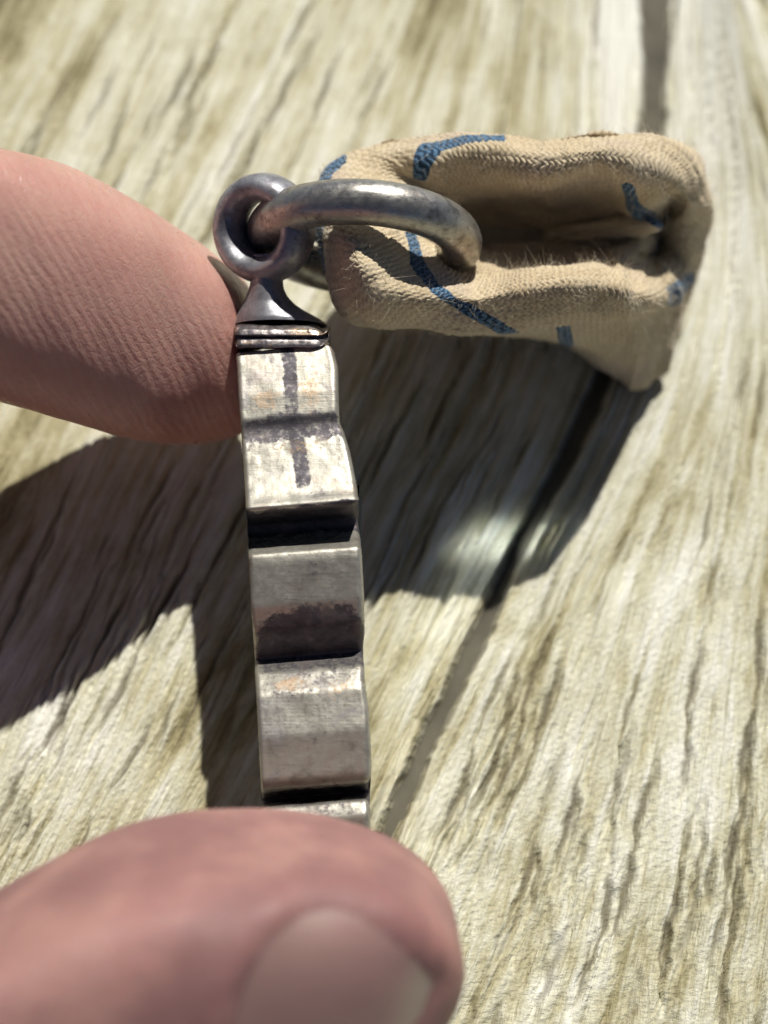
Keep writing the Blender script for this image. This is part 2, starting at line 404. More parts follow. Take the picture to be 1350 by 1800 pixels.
def slab(name, prof, Ltab, Rtab, bevel, mat, parent, back, step=.009, nu=64, sm=3, rough_amp=.0035, stain_shade_fn=None, warm_fn=None, face_mat=None, seed=0, skew=0.0):
    """solid plate seen edge-on: prof = (photo y, depth) down its near edge, back = the far outline"""
    def yz(p): return np.array([((900 - y) / 2500 * d, d) for y, d in p])
    near = resample(yz(prof), step, sm); far = resample(np.vstack([yz(prof)[-1:], yz(back), yz(prof)[:1]]), step * 6, 1)[1:-1]
    loop = np.vstack([near, far]); nn = len(near)
    ypx = 900 - 2500 * loop[:, 0] / loop[:, 1]
    t = np.roll(loop, -1, 0) - np.roll(loop, 1, 0); t /= np.linalg.norm(t, axis=1, keepdims=True) + 1e-9
    inw = np.stack([t[:, 1], -t[:, 0]], 1)           # towards the inside of the outline
    area = np.sum(loop[:, 0] * np.roll(loop[:, 1], -1) - loop[:, 1] * np.roll(loop[:, 0], -1))
    if area > 0: inw = -inw
    for _ in range(6): inw = .25 * np.roll(inw, 1, 0) + .5 * inw + .25 * np.roll(inw, -1, 0)
    Lx = np.interp(ypx, *Ltab); Rx = np.interp(ypx, *Rtab)
    dn = np.interp(ypx, [p[0] for p in prof], [p[1] for p in prof])
    far_ = np.arange(len(loop)) >= nn
    dd = np.where(far_, dn, loop[:, 1])
    half = (Rx - Lx) / 2 / 2500 * dd; mid = ((Rx + Lx) / 2 - 675) / 2500 * loop[:, 1]
    u = np.linspace(0, 1, nu); u = .5 - .5 * np.cos(u * math.pi) if nu < 20 else .35 * (.5 - .5 * np.cos(u * math.pi)) + .65 * u
    V = []; 
    for k, uu in enumerate(u):
        wdt = 2 * half; dist = np.minimum(uu, 1 - uu) * wdt
        b = np.broadcast_to(bevel[0] if uu < .5 else bevel[1], dist.shape)
        q = np.clip(b - dist, 0, None); off = b - np.sqrt(np.maximum(b * b - q * q, 0))
        nz = rough_amp * fbm(np.arange(len(loop)) * step * 9, np.full(len(loop), uu * 5.), 200 + seed, 4)
        nz = nz + rough_amp * .15 * fbm(np.arange(len(loop)) * step * 2.5, np.full(len(loop), uu * 30.), 240 + seed, 2)
        yy = loop[:, 0] + inw[:, 0] * (off + nz); de = loop[:, 1] + inw[:, 1] * (off + nz)
        xx = mid + (uu * 2 - 1) * half
        yy = yy + (uu - .5) * skew
        V.append(cw(xx, yy, de))
    P = np.stack(V, 1)                                 # (loop, nu, 3)
    n, m = P.shape[:2]
    idx = np.arange(n * m).reshape(n, m)
    a = idx; b = np.roll(idx, -1, 0)
    f = np.stack([a[:, :-1], a[:, 1:], b[:, 1:], b[:, :-1]], -1).reshape(-1, 4)
    UU, YY = np.broadcast_arrays(u[None, :], ypx[:, None])
    vis = (~far_)[:, None]
    stn = (stain_shade_fn(UU, YY) if stain_shade_fn else 0 * UU) * vis; wrm = (warm_fn(UU, YY) if warm_fn else 0 * UU) * vis
    o = mesh_obj(name, P, f, mat, parent, {'stain_shade': stn.ravel(), 'warm': wrm.ravel()})
    # the two faces
    bm = bmesh.new(); bm.from_mesh(o.data); bm.verts.ensure_lookup_table()
    if face_mat: o.data.materials.append(face_mat)
    for col_i in (0, m - 1):
        vs = [bm.verts[int(i)] for i in idx[:, col_i]]
        try: fc = bm.faces.new(vs if col_i == 0 else vs[::-1])
        except ValueError: continue
        fc.material_index = 1 if face_mat else 0; fc.smooth = False
        bmesh.ops.triangulate(bm, faces=[fc])
    bmesh.ops.recalc_face_normals(bm, faces=bm.faces[:])
    bm.to_mesh(o.data); bm.free()
    return o

medal = empty('medal', tuple(cw(XC * 7.2, -.4, 8.4)),
              'tarnished silver medal held on edge between finger and thumb, its notched rim towards the viewer', 'medal')
Y_L = [560, 590, 640, 700, 760, 850, 960, 1050, 1150, 1300, 1420, 1560]
X_L = [411, 413, 416, 419, 424, 430, 436, 440, 447, 455, 460, 464]
Y_R = [560, 606, 620, 650, 735, 750, 762, 800, 860, 890, 925, 962, 1060, 1130, 1150, 1165, 1195, 1215, 1250, 1320, 1370, 1385, 1402, 1412, 1560]
X_R = [575, 580, 588, 594, 596, 597, 605, 616, 628, 631, 631, 635, 640, 641, 638, 640, 641, 643, 648, 652, 653, 652, 650, 650, 652]
prof = [(613, 7.13), (640, 7.085), (690, 7.02), (733, 6.985), (746, 6.995), (760, 6.985), (778, 6.955), (830, 6.89), (868, 6.825), (886, 6.775),
        (893, 6.79), (897, 6.90), (915, 7.06), (932, 7.07), (944, 7.02), (954, 6.96), (960, 6.85), (968, 6.775), (985, 6.765), (1060, 6.77),
        (1100, 6.81), (1135, 6.90), (1152, 6.945), (1163, 6.90), (1178, 6.82), (1215, 6.735), (1290, 6.68), (1365, 6.675), (1382, 6.70), (1387, 6.86),
        (1398, 6.96), (1407, 6.86), (1413, 6.70), (1440, 6.66), (1520, 6.68), (1560, 6.80)]
back = [(1560, 6.95), (1440, 7.0), (1330, 7.12), (1300, 7.04), (1200, 7.12), (1170, 7.25), (1000, 7.5), (930, 7.7), (850, 7.7), (825, 8.1), (660, 8.1), (615, 7.7)]
def box_mask(v, a, b, s): return smooth(a - s, a + s, v) * (1 - smooth(b - s, b + s, v))
def stain_shade(u, y):
    u, y = u + .016 * fbm(u * 14, y / 7, 700, 3), y + 9 * fbm(u * 9, y / 16, 710, 3)
    s = .80 * box_mask(u, .455, .60, .022) * box_mask(y, 606, 858, 7) * (1 - .25 * box_mask(y, 700, 735, 10))
    s = np.maximum(s, .72 * box_mask(y, 724 + 14 * np.abs(u - .45), 773 + 4 * u, 6) * box_mask(u, .03, .98, .03))
    s = np.maximum(s, .30 * box_mask(y, 768, 792, 8))
    s = np.maximum(s, 1.0 * box_mask(y, 888 + 8 * (.5 - u), 938, 4))  # notch blackened: shade under the ledge painted in with the stains
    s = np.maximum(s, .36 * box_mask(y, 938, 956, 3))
    s = np.maximum(s, .5 * box_mask(u, .50, .61, .02) * box_mask(y, 985, 1020, 4) * (.55 + .6 * (np.sin(y / 3.2) > 0)))
    r = ((u - .52) / .50) ** 4 + (np.clip(1150 - y, 0, 999) / 84) ** 2
    s = np.maximum(s, .95 * (1 - smooth(.62, 1.35, r)) * (y < 1156))
    s = np.maximum(s, .62 * box_mask(y, 1150, 1180, 7) * smooth(.0, .1, u))
    s = np.maximum(s, .44 * box_mask(y, 1165, 1235 - 60 * np.abs(u - .3), 14) * box_mask(u, .08, .9, .06))
    s = np.maximum(s, .30 * box_mask(u, .46, .62, .03) * box_mask(y, 1190, 1310, 9))
    s = np.maximum(s, 1.0 * box_mask(y, 1384, 1409, 4)); s = np.maximum(s, .42 * box_mask(y, 1409, 1440, 6))  # lower notch, its shade likewise put into the colour
    return s
def warm(u, y):
    s = .75 * np.exp(-((u - .72) / .16) ** 2 - ((y - 690) / 42) ** 2)
    s = np.maximum(s, .75 * np.exp(-((u - .27) / .2) ** 2 - ((y - 700) / 26) ** 2))
    s = np.maximum(s, .5 * np.exp(-((u - .55) / .5) ** 2 - ((y - 785) / 16) ** 2))
    s = np.maximum(s, .85 * np.exp(-((u - .3) / .18) ** 2 - ((y - 1198) / 16) ** 2))
    s = np.maximum(s, .6 * np.exp(-((u - .75) / .18) ** 2 - ((y - 1215) / 25) ** 2))
    return s
slab('medal_body', prof, (Y_L, X_L), (Y_R, X_R), (.022, .034), SILVER, medal, back, stain_shade_fn=stain_shade, warm_fn=warm, face_mat=FACEM, skew=.042)
# flat mirror plates added on the unseen right face to throw sun glints
S_c = (SUN.x, SUN.y * ct + SUN.z * st, SUN.y * st - SUN.z * ct)     # right, up, distance
rv, rf, rh = [], [], []
def glint_mirror(y0, y1, d0, d1, aim, amp, seed):
    c = np.array([XC * (d0 + d1) / 2 + .285, (y0 + y1) / 2, (d0 + d1) / 2]); a = np.array(aim) - c; a /= np.linalg.norm(a)
    q = a + np.array(S_c); q /= np.linalg.norm(q)
    n = 60; yy, dd = np.meshgrid(np.linspace(y0, y1, n), np.linspace(d0, d1, n), indexing='ij'); b = len(rv)
    pos = np.stack([XC * dd + .285, yy, dd], -1)
    tgt = np.array(aim) + np.stack([.85 * (dd - c[2]), .22 * (yy - c[1]), 0 * yy], -1)
    a = tgt - pos; a /= np.linalg.norm(a, axis=-1, keepdims=True); h = a + np.array(S_c); h /= np.linalg.norm(h, axis=-1, keepdims=True)
    h = h + amp * np.stack([0 * yy, fbm(yy * 26, dd * 26, seed, 2), fbm(yy * 26, dd * 26, seed + 9, 2)], -1)
    h = cw(h[..., 0], h[..., 1], h[..., 2]) - cw(0, 0, 0)
    edge = np.minimum(np.minimum(yy - y0, y1 - yy), np.minimum(dd - d0, d1 - dd))
    rv.extend(map(tuple, cw(XC * dd + .274 + .012 * smooth(0, .03, edge), yy, dd).reshape(-1, 3))); rh.extend(h.reshape(-1, 3).tolist())
    rf.extend(map(tuple, grid_faces(n, n) + b))
glint_mirror(-.235, .135, 7.08, 7.58, (.60, -.15, 8.05), .085, 1)
glint_mirror(-.37, -.25, 7.09, 7.40, (1.33, -.45, 8.0), .08, 2)
mesh_obj('glint_mirror', np.array(rv), rf, GLINT, medal, {'aim_normal': np.array(rh)})
# layered cap at the top of the medal
slab('cap', [(568, 7.32), (570, 7.20), (572, 7.145), (580, 7.115), (590, 7.105), (592.5, 7.125), (595, 7.125), (597, 7.105), (606, 7.098), (611, 7.10), (613, 7.14), (614, 7.3)],
     ([560, 620], [411, 414]), ([560, 575, 590, 612], [568, 577, 580, 579]), (.03, .085), CAPM, medal, [(613, 7.9), (600, 8.0), (568, 7.9)], step=.004, sm=2, rough_amp=.006,
     stain_shade_fn=lambda u, y: .42 * box_mask(y, 588, 598, 2) + .35 * (u < .3) + .25, warm_fn=lambda u, y: .9 * smooth(.4, .7, u) * box_mask(y, 577, 592, 4) + .5 * box_mask(y, 598, 611, 2) * (u < .4), seed=3)
# flared lug rising to the eyelet
def loft(secs, nphi=64, cap=True):
    """secs: list of (center xyz cam, half-width a, half-depth b) stacked in image-y; horizontal ellipses"""
    secs = np.array(secs, float); n = 60; q = np.linspace(0, len(secs) - 1, n)
    S = np.stack([np.interp(q, range(len(secs)), secs[:, i]) for i in range(5)], 1)
    for _ in range(4): S[1:-1] = .25 * S[:-2] + .5 * S[1:-1] + .25 * S[2:]
    ph = np.linspace(0, 2 * math.pi, nphi, endpoint=False)
    return S, ph
secs = []
for (y, l, r, d, b) in [(452, 436, 520, 7.30, .10), (475, 440, 505, 7.28, .10), (492, 441, 497, 7.27, .11), (508, 438, 499, 7.28, .12), (522, 433, 506, 7.29, .13), (536, 427, 519, 7.32, .16),
                        (548, 420, 537, 7.34, .19), (558, 415, 556, 7.36, .22), (567, 412, 571, 7.38, .25), (573, 411, 575, 7.38, .25)]:
    secs.append(((((l + r) / 2) - 675) / 2500 * d, (900 - y) / 2500 * d, d, (r - l) / 5000 * d, b))
S, ph = loft(secs)
PL = cw(S[:, None, 0] + S[:, None, 3] * np.cos(ph), S[:, None, 1] + 0 * ph, S[:, None, 2] - S[:, None, 4] * np.sin(ph))
mesh_obj('lug', PL, grid_faces(len(S), len(ph), True), EYEM, medal)
def torus_mesh(center, ax_u, ax_v, R, r, nU=160, nV=48, wob=0.0, squash=1.0, Rv=None, seed=0):
    """centre/axes in camera cm (x, y, d); R along ax_u, Rv along ax_v"""
    Rv = Rv or R
    cu = np.array(ax_u, float); cu /= np.linalg.norm(cu); cv = np.array(ax_v, float); cv -= cu * cv.dot(cu); cv /= np.linalg.norm(cv)
    cn = np.cross(cu, cv); a = np.linspace(0, 2 * math.pi, nU, endpoint=False); b = np.linspace(0, 2 * math.pi, nV, endpoint=False)
    rad = np.cos(a)[:, None] * cu * R + np.sin(a)[:, None] * cv * Rv
    rn = np.cos(a)[:, None] * cu / R + np.sin(a)[:, None] * cv / Rv; rn /= np.linalg.norm(rn, axis=1, keepdims=True)
    A, B = np.meshgrid(a, b, indexing='ij')
    rr = r * (1 + wob * (fbm(A * 2.5, B * 1.2, seed + 300, 3)))
    P = np.array(center) + rad[:, None] + rr[..., None] * (np.cos(B)[..., None] * rn[:, None] + squash * np.sin(B)[..., None] * cn)
    V = cw(P[..., 0], P[..., 1], P[..., 2]).reshape(-1, 3)
    i = np.arange(nU)[:, None]; j = np.arange(nV)[None]
    f = np.stack([i * nV + j, i * nV + (j + 1) % nV, ((i + 1) % nU) * nV + (j + 1) % nV, ((i + 1) % nU) * nV + j], -1).reshape(-1, 4)
    return V, f
EC = ((464 - 675) / 2500 * 7.22, (900 - 402) / 2500 * 7.22, 7.22)
V, f = torus_mesh(EC, (1, .0, -.55), (0, 1, -.22), .205, .072, wob=.03, seed=5, squash=1.7)
mesh_obj('eyelet', V, f, EYEM, medal)

# ---------------------------------------------------------------- suspension ring
RC = ((640 - 675) / 2500 * 7.36, (900 - 423) / 2500 * 7.36, 7.36)
ring = empty('suspension_ring', tuple(cw(*RC)), 'dull grey round wire ring passing through the eyelet and the cream ribbon', 'ring')
V, f = torus_mesh(RC, (1, -.035, -.12), (.0, .25, -1), .500, .111, nU=260, nV=64, wob=.012, seed=9, Rv=.44)
mesh_obj('wire', V, f, RINGM, ring)

# ---------------------------------------------------------------- ribbon
R = {}
R[0] = [(690, 440, 9.1), (700, 400, 9.1), (760, 370, 9.1), (850, 360, 9.2), (950, 360, 9.2), (1050, 370, 9.3), (1130, 400, 9.3), (1180, 450, 9.4), (1190, 520, 9.5), (1170, 590, 9.62), (1130, 650, 9.6), (1070, 625, 9.5), (970, 580, 9.4), (850, 530, 9.2), (740, 490, 9.1)]
R[1] = [(572, 420, 8.0), (580, 335, 8.1), (660, 285, 8.3), (835, 262, 8.5), (950, 280, 8.6), (1070, 272, 8.7), (1180, 300, 8.8), (1240, 370, 8.9), (1222, 470, 9.1), (1190, 590, 9.4), (1135, 672, 9.3), (1070, 648, 9.1), (960, 600, 8.7), (780, 570, 8.2), (640, 545, 7.9)]
R[2] = [(553, 425, 7.30), (560, 318, 7.45), (640, 262, 7.55), (820, 240, 7.50), (945, 254, 7.42), (1070, 238, 7.42), (1190, 264, 7.45), (1268, 345, 7.55), (1250, 420, 7.95), (1208, 520, 8.4), (1152, 552, 7.9), (1050, 570, 7.55), (930, 580, 7.40), (760, 588, 7.32), (603, 560, 7.28)]
R[3] = [(585, 420, 6.86), (590, 312, 7.22), (660, 258, 7.38), (830, 236, 7.32), (950, 250, 7.26), (1068, 236, 7.25), (1185, 268, 7.22), (1262, 348, 7.28), (1244, 412, 7.75), (1200, 500, 8.15), (1150, 538, 7.45), (1048, 552, 7.18), (930, 566, 7.10), (770, 578, 7.06), (630, 545, 6.86)]
R[4] = [(640, 430, 6.68), (650, 325, 7.15), (700, 272, 7.25), (842, 247, 7.17), (955, 262, 7.10), (1064, 248, 7.09), (1176, 280, 7.09), (1250, 350, 7.15), (1228, 400, 7.55), (1192, 485, 8.0), (1142, 526, 7.25), (1045, 528, 6.98), (930, 540, 6.93), (795, 548, 6.90), (682, 505, 6.70)]
R[5] = [(722, 405, 7.13), (716, 322, 7.3), (762, 286, 7.2), (858, 266, 7.10), (960, 280, 7.05), (1060, 266, 7.04), (1165, 298, 7.05), (1225, 355, 7.16), (1205, 398, 7.6), (1172, 460, 8.05), (1128, 508, 7.25), (1040, 497, 6.94), (930, 504, 6.90), (835, 516, 6.93), (762, 470, 7.02)]
R[6] = [(748, 405, 7.42), (748, 345, 7.5), (792, 318, 7.42), (872, 306, 7.27), (962, 318, 7.2), (1058, 305, 7.2), (1150, 335, 7.25), (1200, 368, 7.45), (1188, 398, 7.8), (1150, 440, 8.1), (1108, 478, 7.5), (1038, 473, 7.15), (930, 478, 7.10), (852, 490, 7.2), (790, 455, 7.36)]
R[7] = [(768, 410, 8.0), (775, 365, 8.0), (820, 345, 8.1), (888, 338, 8.1), (960, 348, 8.15), (1048, 350, 8.2), (1115, 365, 8.1), (1180, 384, 7.95), (1168, 400, 8.2), (1120, 436, 8.35), (1080, 456, 8.1), (1030, 460, 8.0), (930, 462, 7.9), (865, 470, 7.9), (805, 448, 7.9)]
R[8] = [(800, 412, 8.8), (810, 385, 8.8), (850, 370, 8.8), (900, 368, 8.8), (970, 375, 8.8), (1030, 380, 8.8), (1090, 385, 8.7), (1140, 395, 8.5), (1120, 410, 8.7), (1090, 430, 8.8), (1060, 440, 8.8), (1010, 445, 8.8), (950, 445, 8.8), (880, 445, 8.8), (820, 435, 8.8)]
R[9] = [(960, 412, 8.95)] * 15
R[7] = [(x, y, d - .38) for x, y, d in R[7]]; R[8] = [(x, y, d - .75) for x, y, d in R[8]]; R[9] = [(x, y, d - .85) for x, y, d in R[9]]
for k in range(1, 6): R[k][6] = (R[k][6][0] - 10, R[k][6][1] + 4, R[k][6][2]); R[k][7] = (R[k][7][0] - 22, R[k][7][1], R[k][7][2]); R[k][8] = (R[k][8][0] - 12, R[k][8][1], R[k][8][2])
R[6][7] = (1165, 366, 7.75); R[6][8] = (1160, 398, 8.1); R[6][9] = (1150, 440, 8.35); R[7][7] = (1140, 386, 7.95); R[7][8] = (1138, 402, 8.15)
K = np.array([R[k] for k in range(10)], float)
K[3:7, :, 2] += np.array([.20, .26, .22, .15])[:, None]; K[2, :, 2] += .12
K[1:7, 6, 2] += .22; K[1:7, 7, 2] += .45; K[1:6, 8, 2] += .30
K[:, :, 2] = np.minimum(K[:, :, 2], gdepth(K[:, :, 1]) - .13)
K[0, :, 2] = gdepth(K[0, :, 1]) - .07
def catmull(A, q, axis, periodic):
    A = np.moveaxis(A, axis, 0); n = len(A); i = np.floor(q).astype(int); t = (q - i)
    def g(k): return A[k % n] if periodic else A[np.clip(k, 0, n - 1)]
    t = t.reshape(-1, *([1] * (A.ndim - 1)))
    p0, p1, p2, p3 = g(i - 1), g(i), g(i + 1), g(i + 2)
    out = .5 * ((2 * p1) + (-p0 + p2) * t + (2 * p0 - 5 * p1 + 4 * p2 - p3) * t ** 2 + (-p0 + 3 * p1 - 3 * p2 + p3) * t ** 3)
    return np.moveaxis(out, 0, axis)
W = catmull(K, np.linspace(0, 15, 600, endpoint=False), 1, True)
W = catmull(W, np.linspace(0, 8.9999, 460), 0, False)
def arclen_resample(W, axis, n, wgt=None):
    W = np.moveaxis(W, axis, 0)
    P = pw(W[..., 0], W[..., 1], W[..., 2]); seg = np.linalg.norm(np.diff(P, axis=0), axis=-1).mean(1)
    s = np.r_[0, np.cumsum(seg)]; q = np.linspace(0, s[-1], n); idx = np.interp(q, s, np.arange(len(s)))
    i = np.clip(np.floor(idx).astype(int), 0, len(W) - 2); t = (idx - i)[:, None, None]
    return np.moveaxis(W[i] * (1 - t) + W[i + 1] * t, 0, axis), q
W, sv = arclen_resample(W, 0, 520)
NT_, NC = 520, 1300
Wc = np.concatenate([W, W[:, :1]], 1); ii = np.linspace(0, 600, NC, endpoint=False)
segc = np.linalg.norm(np.diff(pw(Wc[..., 0], Wc[..., 1], Wc[..., 2]), axis=1), axis=-1)[200:380].mean(0)
sc_ = np.r_[0, np.cumsum(segc)]; qc = np.linspace(0, sc_[-1], NC, endpoint=False); ix = np.interp(qc, sc_, np.arange(601))
i0 = np.clip(np.floor(ix).astype(int), 0, 599); tt = (ix - i0)[None, :, None]
W = Wc[:, i0] * (1 - tt) + Wc[:, i0 + 1] * tt
P = pw(W[..., 0], W[..., 1], W[..., 2])
# arc-length along the section at every column so that the weave keeps its size
SV = np.concatenate([np.zeros((1, NC)), np.cumsum(np.linalg.norm(np.diff(P, axis=0), axis=-1), 0)], 0)
SV = SV - SV[300:301]
UC = np.broadcast_to(qc[None, :], SV.shape)
N = grid_normals(P, True)
# outward = towards the camera on the lips
if np.mean(np.einsum('ijk,k->ij', N[250:300], np.array([0, -st, ct]))) < 0: N = -N
crum = fbm(UC * 1.9, SV * 1.3, 400, 3); fold = 1 - np.abs(fbm(UC * 1.3 + 4, SV * .9, 405, 2)) * 3.5
wr = .058 * crum + .030 * np.clip(fold, 0, 1) ** 2 + .020 * fbm(UC * 5, SV * 2.6, 410, 3)
perx, pery = .035, .040
ju = UC + .020 * fbm(UC * 5, SV * 5, 420, 2) + .008 * fbm(UC * 26, SV * 26, 422, 2); jv = SV + .022 * fbm(UC * 3, SV * 4, 424, 2) + .007 * fbm(UC * 24, SV * 24, 426, 2)
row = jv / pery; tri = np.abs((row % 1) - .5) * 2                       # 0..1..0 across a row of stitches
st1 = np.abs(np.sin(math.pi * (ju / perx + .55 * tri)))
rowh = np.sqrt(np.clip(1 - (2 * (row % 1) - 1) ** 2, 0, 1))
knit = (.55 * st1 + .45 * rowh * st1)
amp = (.0082 + .0045 * fbm(UC * 3, SV * 3, 430, 2)) * (.45 + .55 * smooth(-.75, -.35, SV))
P2 = P + N * (wr + amp * knit + .0045 * fbm(UC * 34, SV * 30, 440, 3))[..., None]
# blue stripes, woven in
px, py = W[..., 0], W[..., 1]
def seg_d(pts):
    best = np.full(px.shape, 1e9)
    for (x0, y0), (x1, y1) in zip(pts[:-1], pts[1:]):
        dx, dy = x1 - x0, y1 - y0; t = np.clip(((px - x0) * dx + (py - y0) * dy) / (dx * dx + dy * dy), 0, 1)
        best = np.minimum(best, np.hypot(px - x0 - t * dx, py - y0 - t * dy))
    return best
rowi = np.arange(NT_)[:, None] * np.ones((1, NC))
dz = W[..., 2]
front = (dz < 7.7)
blue = np.zeros(px.shape)
def stripe(pts, wd, cond, a=1.0):
    global blue
    blue = np.maximum(blue, a * (1 - smooth(wd * .8, wd * 1.25, seg_d(pts))) * cond)
stripe([(880, 249), (850, 250), (820, 253), (770, 267)], 8, front & (dz < 7.7))
stripe([(772, 267), (755, 276), (738, 297), (720, 345), (722, 400), (733, 455), (765, 505), (815, 545), (905, 586)], 10, front & (dz < 7.5))
stripe([(592, 284), (572, 300), (552, 340), (540, 420), (550, 520)], 18, dz < 7.8)
stripe([(1104, 325), (1112, 352), (1138, 382), (1166, 386)], 11, (dz > 7.12) & (dz < 8.3))
stripe([(985, 560), (998, 600)], 12, dz > 7.5, .9); stripe([(1208, 490), (1175, 520)], 13, dz > 7.9, .9)
ribbon = empty('ribbon', tuple(pw(1120, 660, 9.3)), 'folded cream woven ribbon with thin blue stripes threaded through the ring', 'ribbon')
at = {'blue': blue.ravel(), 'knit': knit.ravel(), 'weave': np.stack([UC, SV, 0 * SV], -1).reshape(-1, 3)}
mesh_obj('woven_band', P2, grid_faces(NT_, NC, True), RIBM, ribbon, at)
# loose cotton fuzz
fv, ff = [], []
def fibre(p, n, L, r, bend):
    t = Vector(n).normalized(); side = t.orthogonal().normalized(); side.rotate(Vector(t).to_track_quat('Z', 'Y')) if False else None
    up = t.cross(side).normalized(); b = len(fv); ns = 5
    for k in range(ns + 1):
        s = k / ns; c = Vector(p) + t * (L * s) + Vector(bend) * (L * s * s)
        rr = r * (1 - .8 * s)
        for a in range(3):
            an = a * 2.094; fv.append(tuple(c + side * (rr * math.cos(an)) + up * (rr * math.sin(an))))
    for k in range(ns):
        for a in range(3):
            ff.append((b + k * 3 + a, b + k * 3 + (a + 1) % 3, b + (k + 1) * 3 + (a + 1) % 3, b + (k + 1) * 3 + a))
for _ in range(9000):
    i = random.randint(150, 400); j = random.randint(0, NC - 1)
    n = Vector(N[i, j]) + Vector([random.gauss(0, .8) for _ in range(3)])
    L = random.uniform(.015, .05) if random.random() < .996 else random.uniform(.10, .2)
    fibre(P2[i, j], n, L, random.uniform(.0006, .0013), [random.gauss(0, .9) for _ in range(3)])
mesh_obj('cotton_fuzz', np.array(fv), ff, FIB, ribbon, kind='stuff')
# ---------------------------------------------------------------- hand
hv, hf = [], []
def add_loft(secs, nphi=40, sub=8):
    """secs: (x, y, d, ra, rb) camera cm; ellipses across the path: ra in the image plane, rb in depth"""
    S = np.array(secs, float); q = np.linspace(0, len(S) - 1, (len(S) - 1) * sub + 1)
    S = catmull(S, np.minimum(q, len(S) - 1 - 1e-6), 0, False)
    T = np.gradient(S[:, :3], axis=0); T /= np.linalg.norm(T, axis=1, keepdims=True)
    b = len(hv); ph = np.linspace(0, 2 * math.pi, nphi, endpoint=False)
    for k in range(len(S)):
        t = T[k]; e = np.cross(t, (0, 0, 1.0)); e /= np.linalg.norm(e); g = np.cross(e, t)
        for a in ph:
            p = S[k, :3] + e * S[k, 3] * math.cos(a) + g * S[k, 4] * math.sin(a)
            hv.append(tuple(cw(*p)))
    n = nphi
    for k in range(len(S) - 1):
        for a in range(n): hf.append((b + k * n + a, b + k * n + (a + 1) % n, b + (k + 1) * n + (a + 1) % n, b + (k + 1) * n + a))
    hf.append(tuple(b + a for a in range(n))[::-1]); hf.append(tuple(b + (len(S) - 1) * n + a for a in range(n)))
def px_sec(x, top, bot, d, rb):
    return ((x - 675) / 2500 * d, (900 - (top + bot) / 2) / 2500 * d, d, (bot - top) / 5000 * d, rb)
# index finger, tip pressed on the medal's left face; px sections, vertical cuts
IDX = [(-420, 222, 640, 6.35, .78), (-200, 240, 672, 6.6, .77), (0, 268, 706, 6.92, .75), (100, 288, 737, 7.12, .73), (200, 333, 768, 7.32, .70), (280, 380, 783, 7.48, .66),
       (340, 418, 783, 7.66, .61), (390, 456, 776, 7.70, .55), (425, 482, 765, 7.72, .47), (444, 510, 745, 7.73, .36), (455, 560, 715, 7.73, .20), (457, 610, 660, 7.73, .05)]
def add_sections(secs, nphi=48, sub=8, egg=0.0):
    S = np.array([px_sec(*s) for s in secs]); q = np.linspace(0, len(S) - 1, (len(S) - 1) * sub + 1)
    S = catmull(S, np.minimum(q, len(S) - 1 - 1e-6), 0, False)
    b = len(hv); ph = np.linspace(0, 2 * math.pi, nphi, endpoint=False)
    for k in range(len(S)):
        for a in ph: hv.append(tuple(cw(S[k, 0], S[k, 1] + S[k, 3] * (math.cos(a) + egg * max(0, -math.sin(a)) * math.sin(a) ** 2), S[k, 2] + max(S[k, 4], .01) * math.sin(a))))
    n = nphi
    for k in range(len(S) - 1):
        for a in range(n): hf.append((b + k * n + a, b + k * n + (a + 1) % n, b + (k + 1) * n + (a + 1) % n, b + (k + 1) * n + a))
    hf.append(tuple(b + a for a in range(n))[::-1]); hf.append(tuple(b + (len(S) - 1) * n + a for a in range(n)))
add_sections(IDX, egg=.32)
THB = [(-520, 1850, 2720, 5.6, 1.0), (-200, 1682, 2560, 5.65, .98), (0, 1563, 2420, 5.68, .95), (100, 1507, 2330, 5.70, .93), (200, 1461, 2250, 5.72, .92), (300, 1436, 2180, 5.74, .90), (400, 1428, 2130, 5.75, .88),
       (500, 1430, 2090, 5.76, .85), (600, 1449, 2030, 5.77, .80), (680, 1478, 1930, 5.78, .72), (730, 1508, 1850, 5.79, .62), (770, 1548, 1790, 5.79, .50), (795, 1588, 1750, 5.79, .36), (808, 1635, 1705, 5.79, .18), (809, 1660, 1680, 5.79, .04)]
add_sections(THB, egg=.5)
add_loft([(-2.3, 1.18, 6.55, .57, .66), (-3.1, 1.25, 6.35, .66, .72), (-3.9, 1.2, 6.2, .76, .78), (-5.6, .6, 6.0, .86, .88), (-7.6, -.4, 5.95, 1.0, 1.05), (-9.5, -1.2, 6.0, 1.2, 1.2), (-12, -2.2, 5.6, 1.3, 1.3)])
add_loft([(-2.3, -3.0, 5.62, .95, .96), (-3.3, -3.35, 5.6, 1.02, 1.0), (-5.0, -3.7, 5.5, 1.0, 1.0), (-7.5, -3.9, 5.4, 1.4, 1.3), (-10, -3.6, 5.3, 1.7, 1.5), (-12.5, -3.3, 5.2, 1.5, 1.5)])
add_loft([(-9.5, -.9, 6.2, 1.0, 1.0), (-8.0, -.7, 6.4, .95, .95), (-6.0, -.2, 6.5, .80, .8), (-4.9, -.2, 6.6, .84, .8), (-4.2, -1.1, 6.5, .76, .74), (-4.5, -1.9, 6.35, .70, .68), (-5.2, -2.3, 6.3, .5, .5)])
add_loft([(-10, -1.9, 6.0, 1.0, 1.0), (-8.6, -1.7, 6.2, .92, .9), (-6.6, -1.4, 6.35, .78, .76), (-5.5, -1.5, 6.35, .78, .76), (-5.1, -2.4, 6.1, .7, .7), (-5.8, -3.1, 5.9, .62, .62), (-6.4, -3.3, 5.9, .4, .4)])
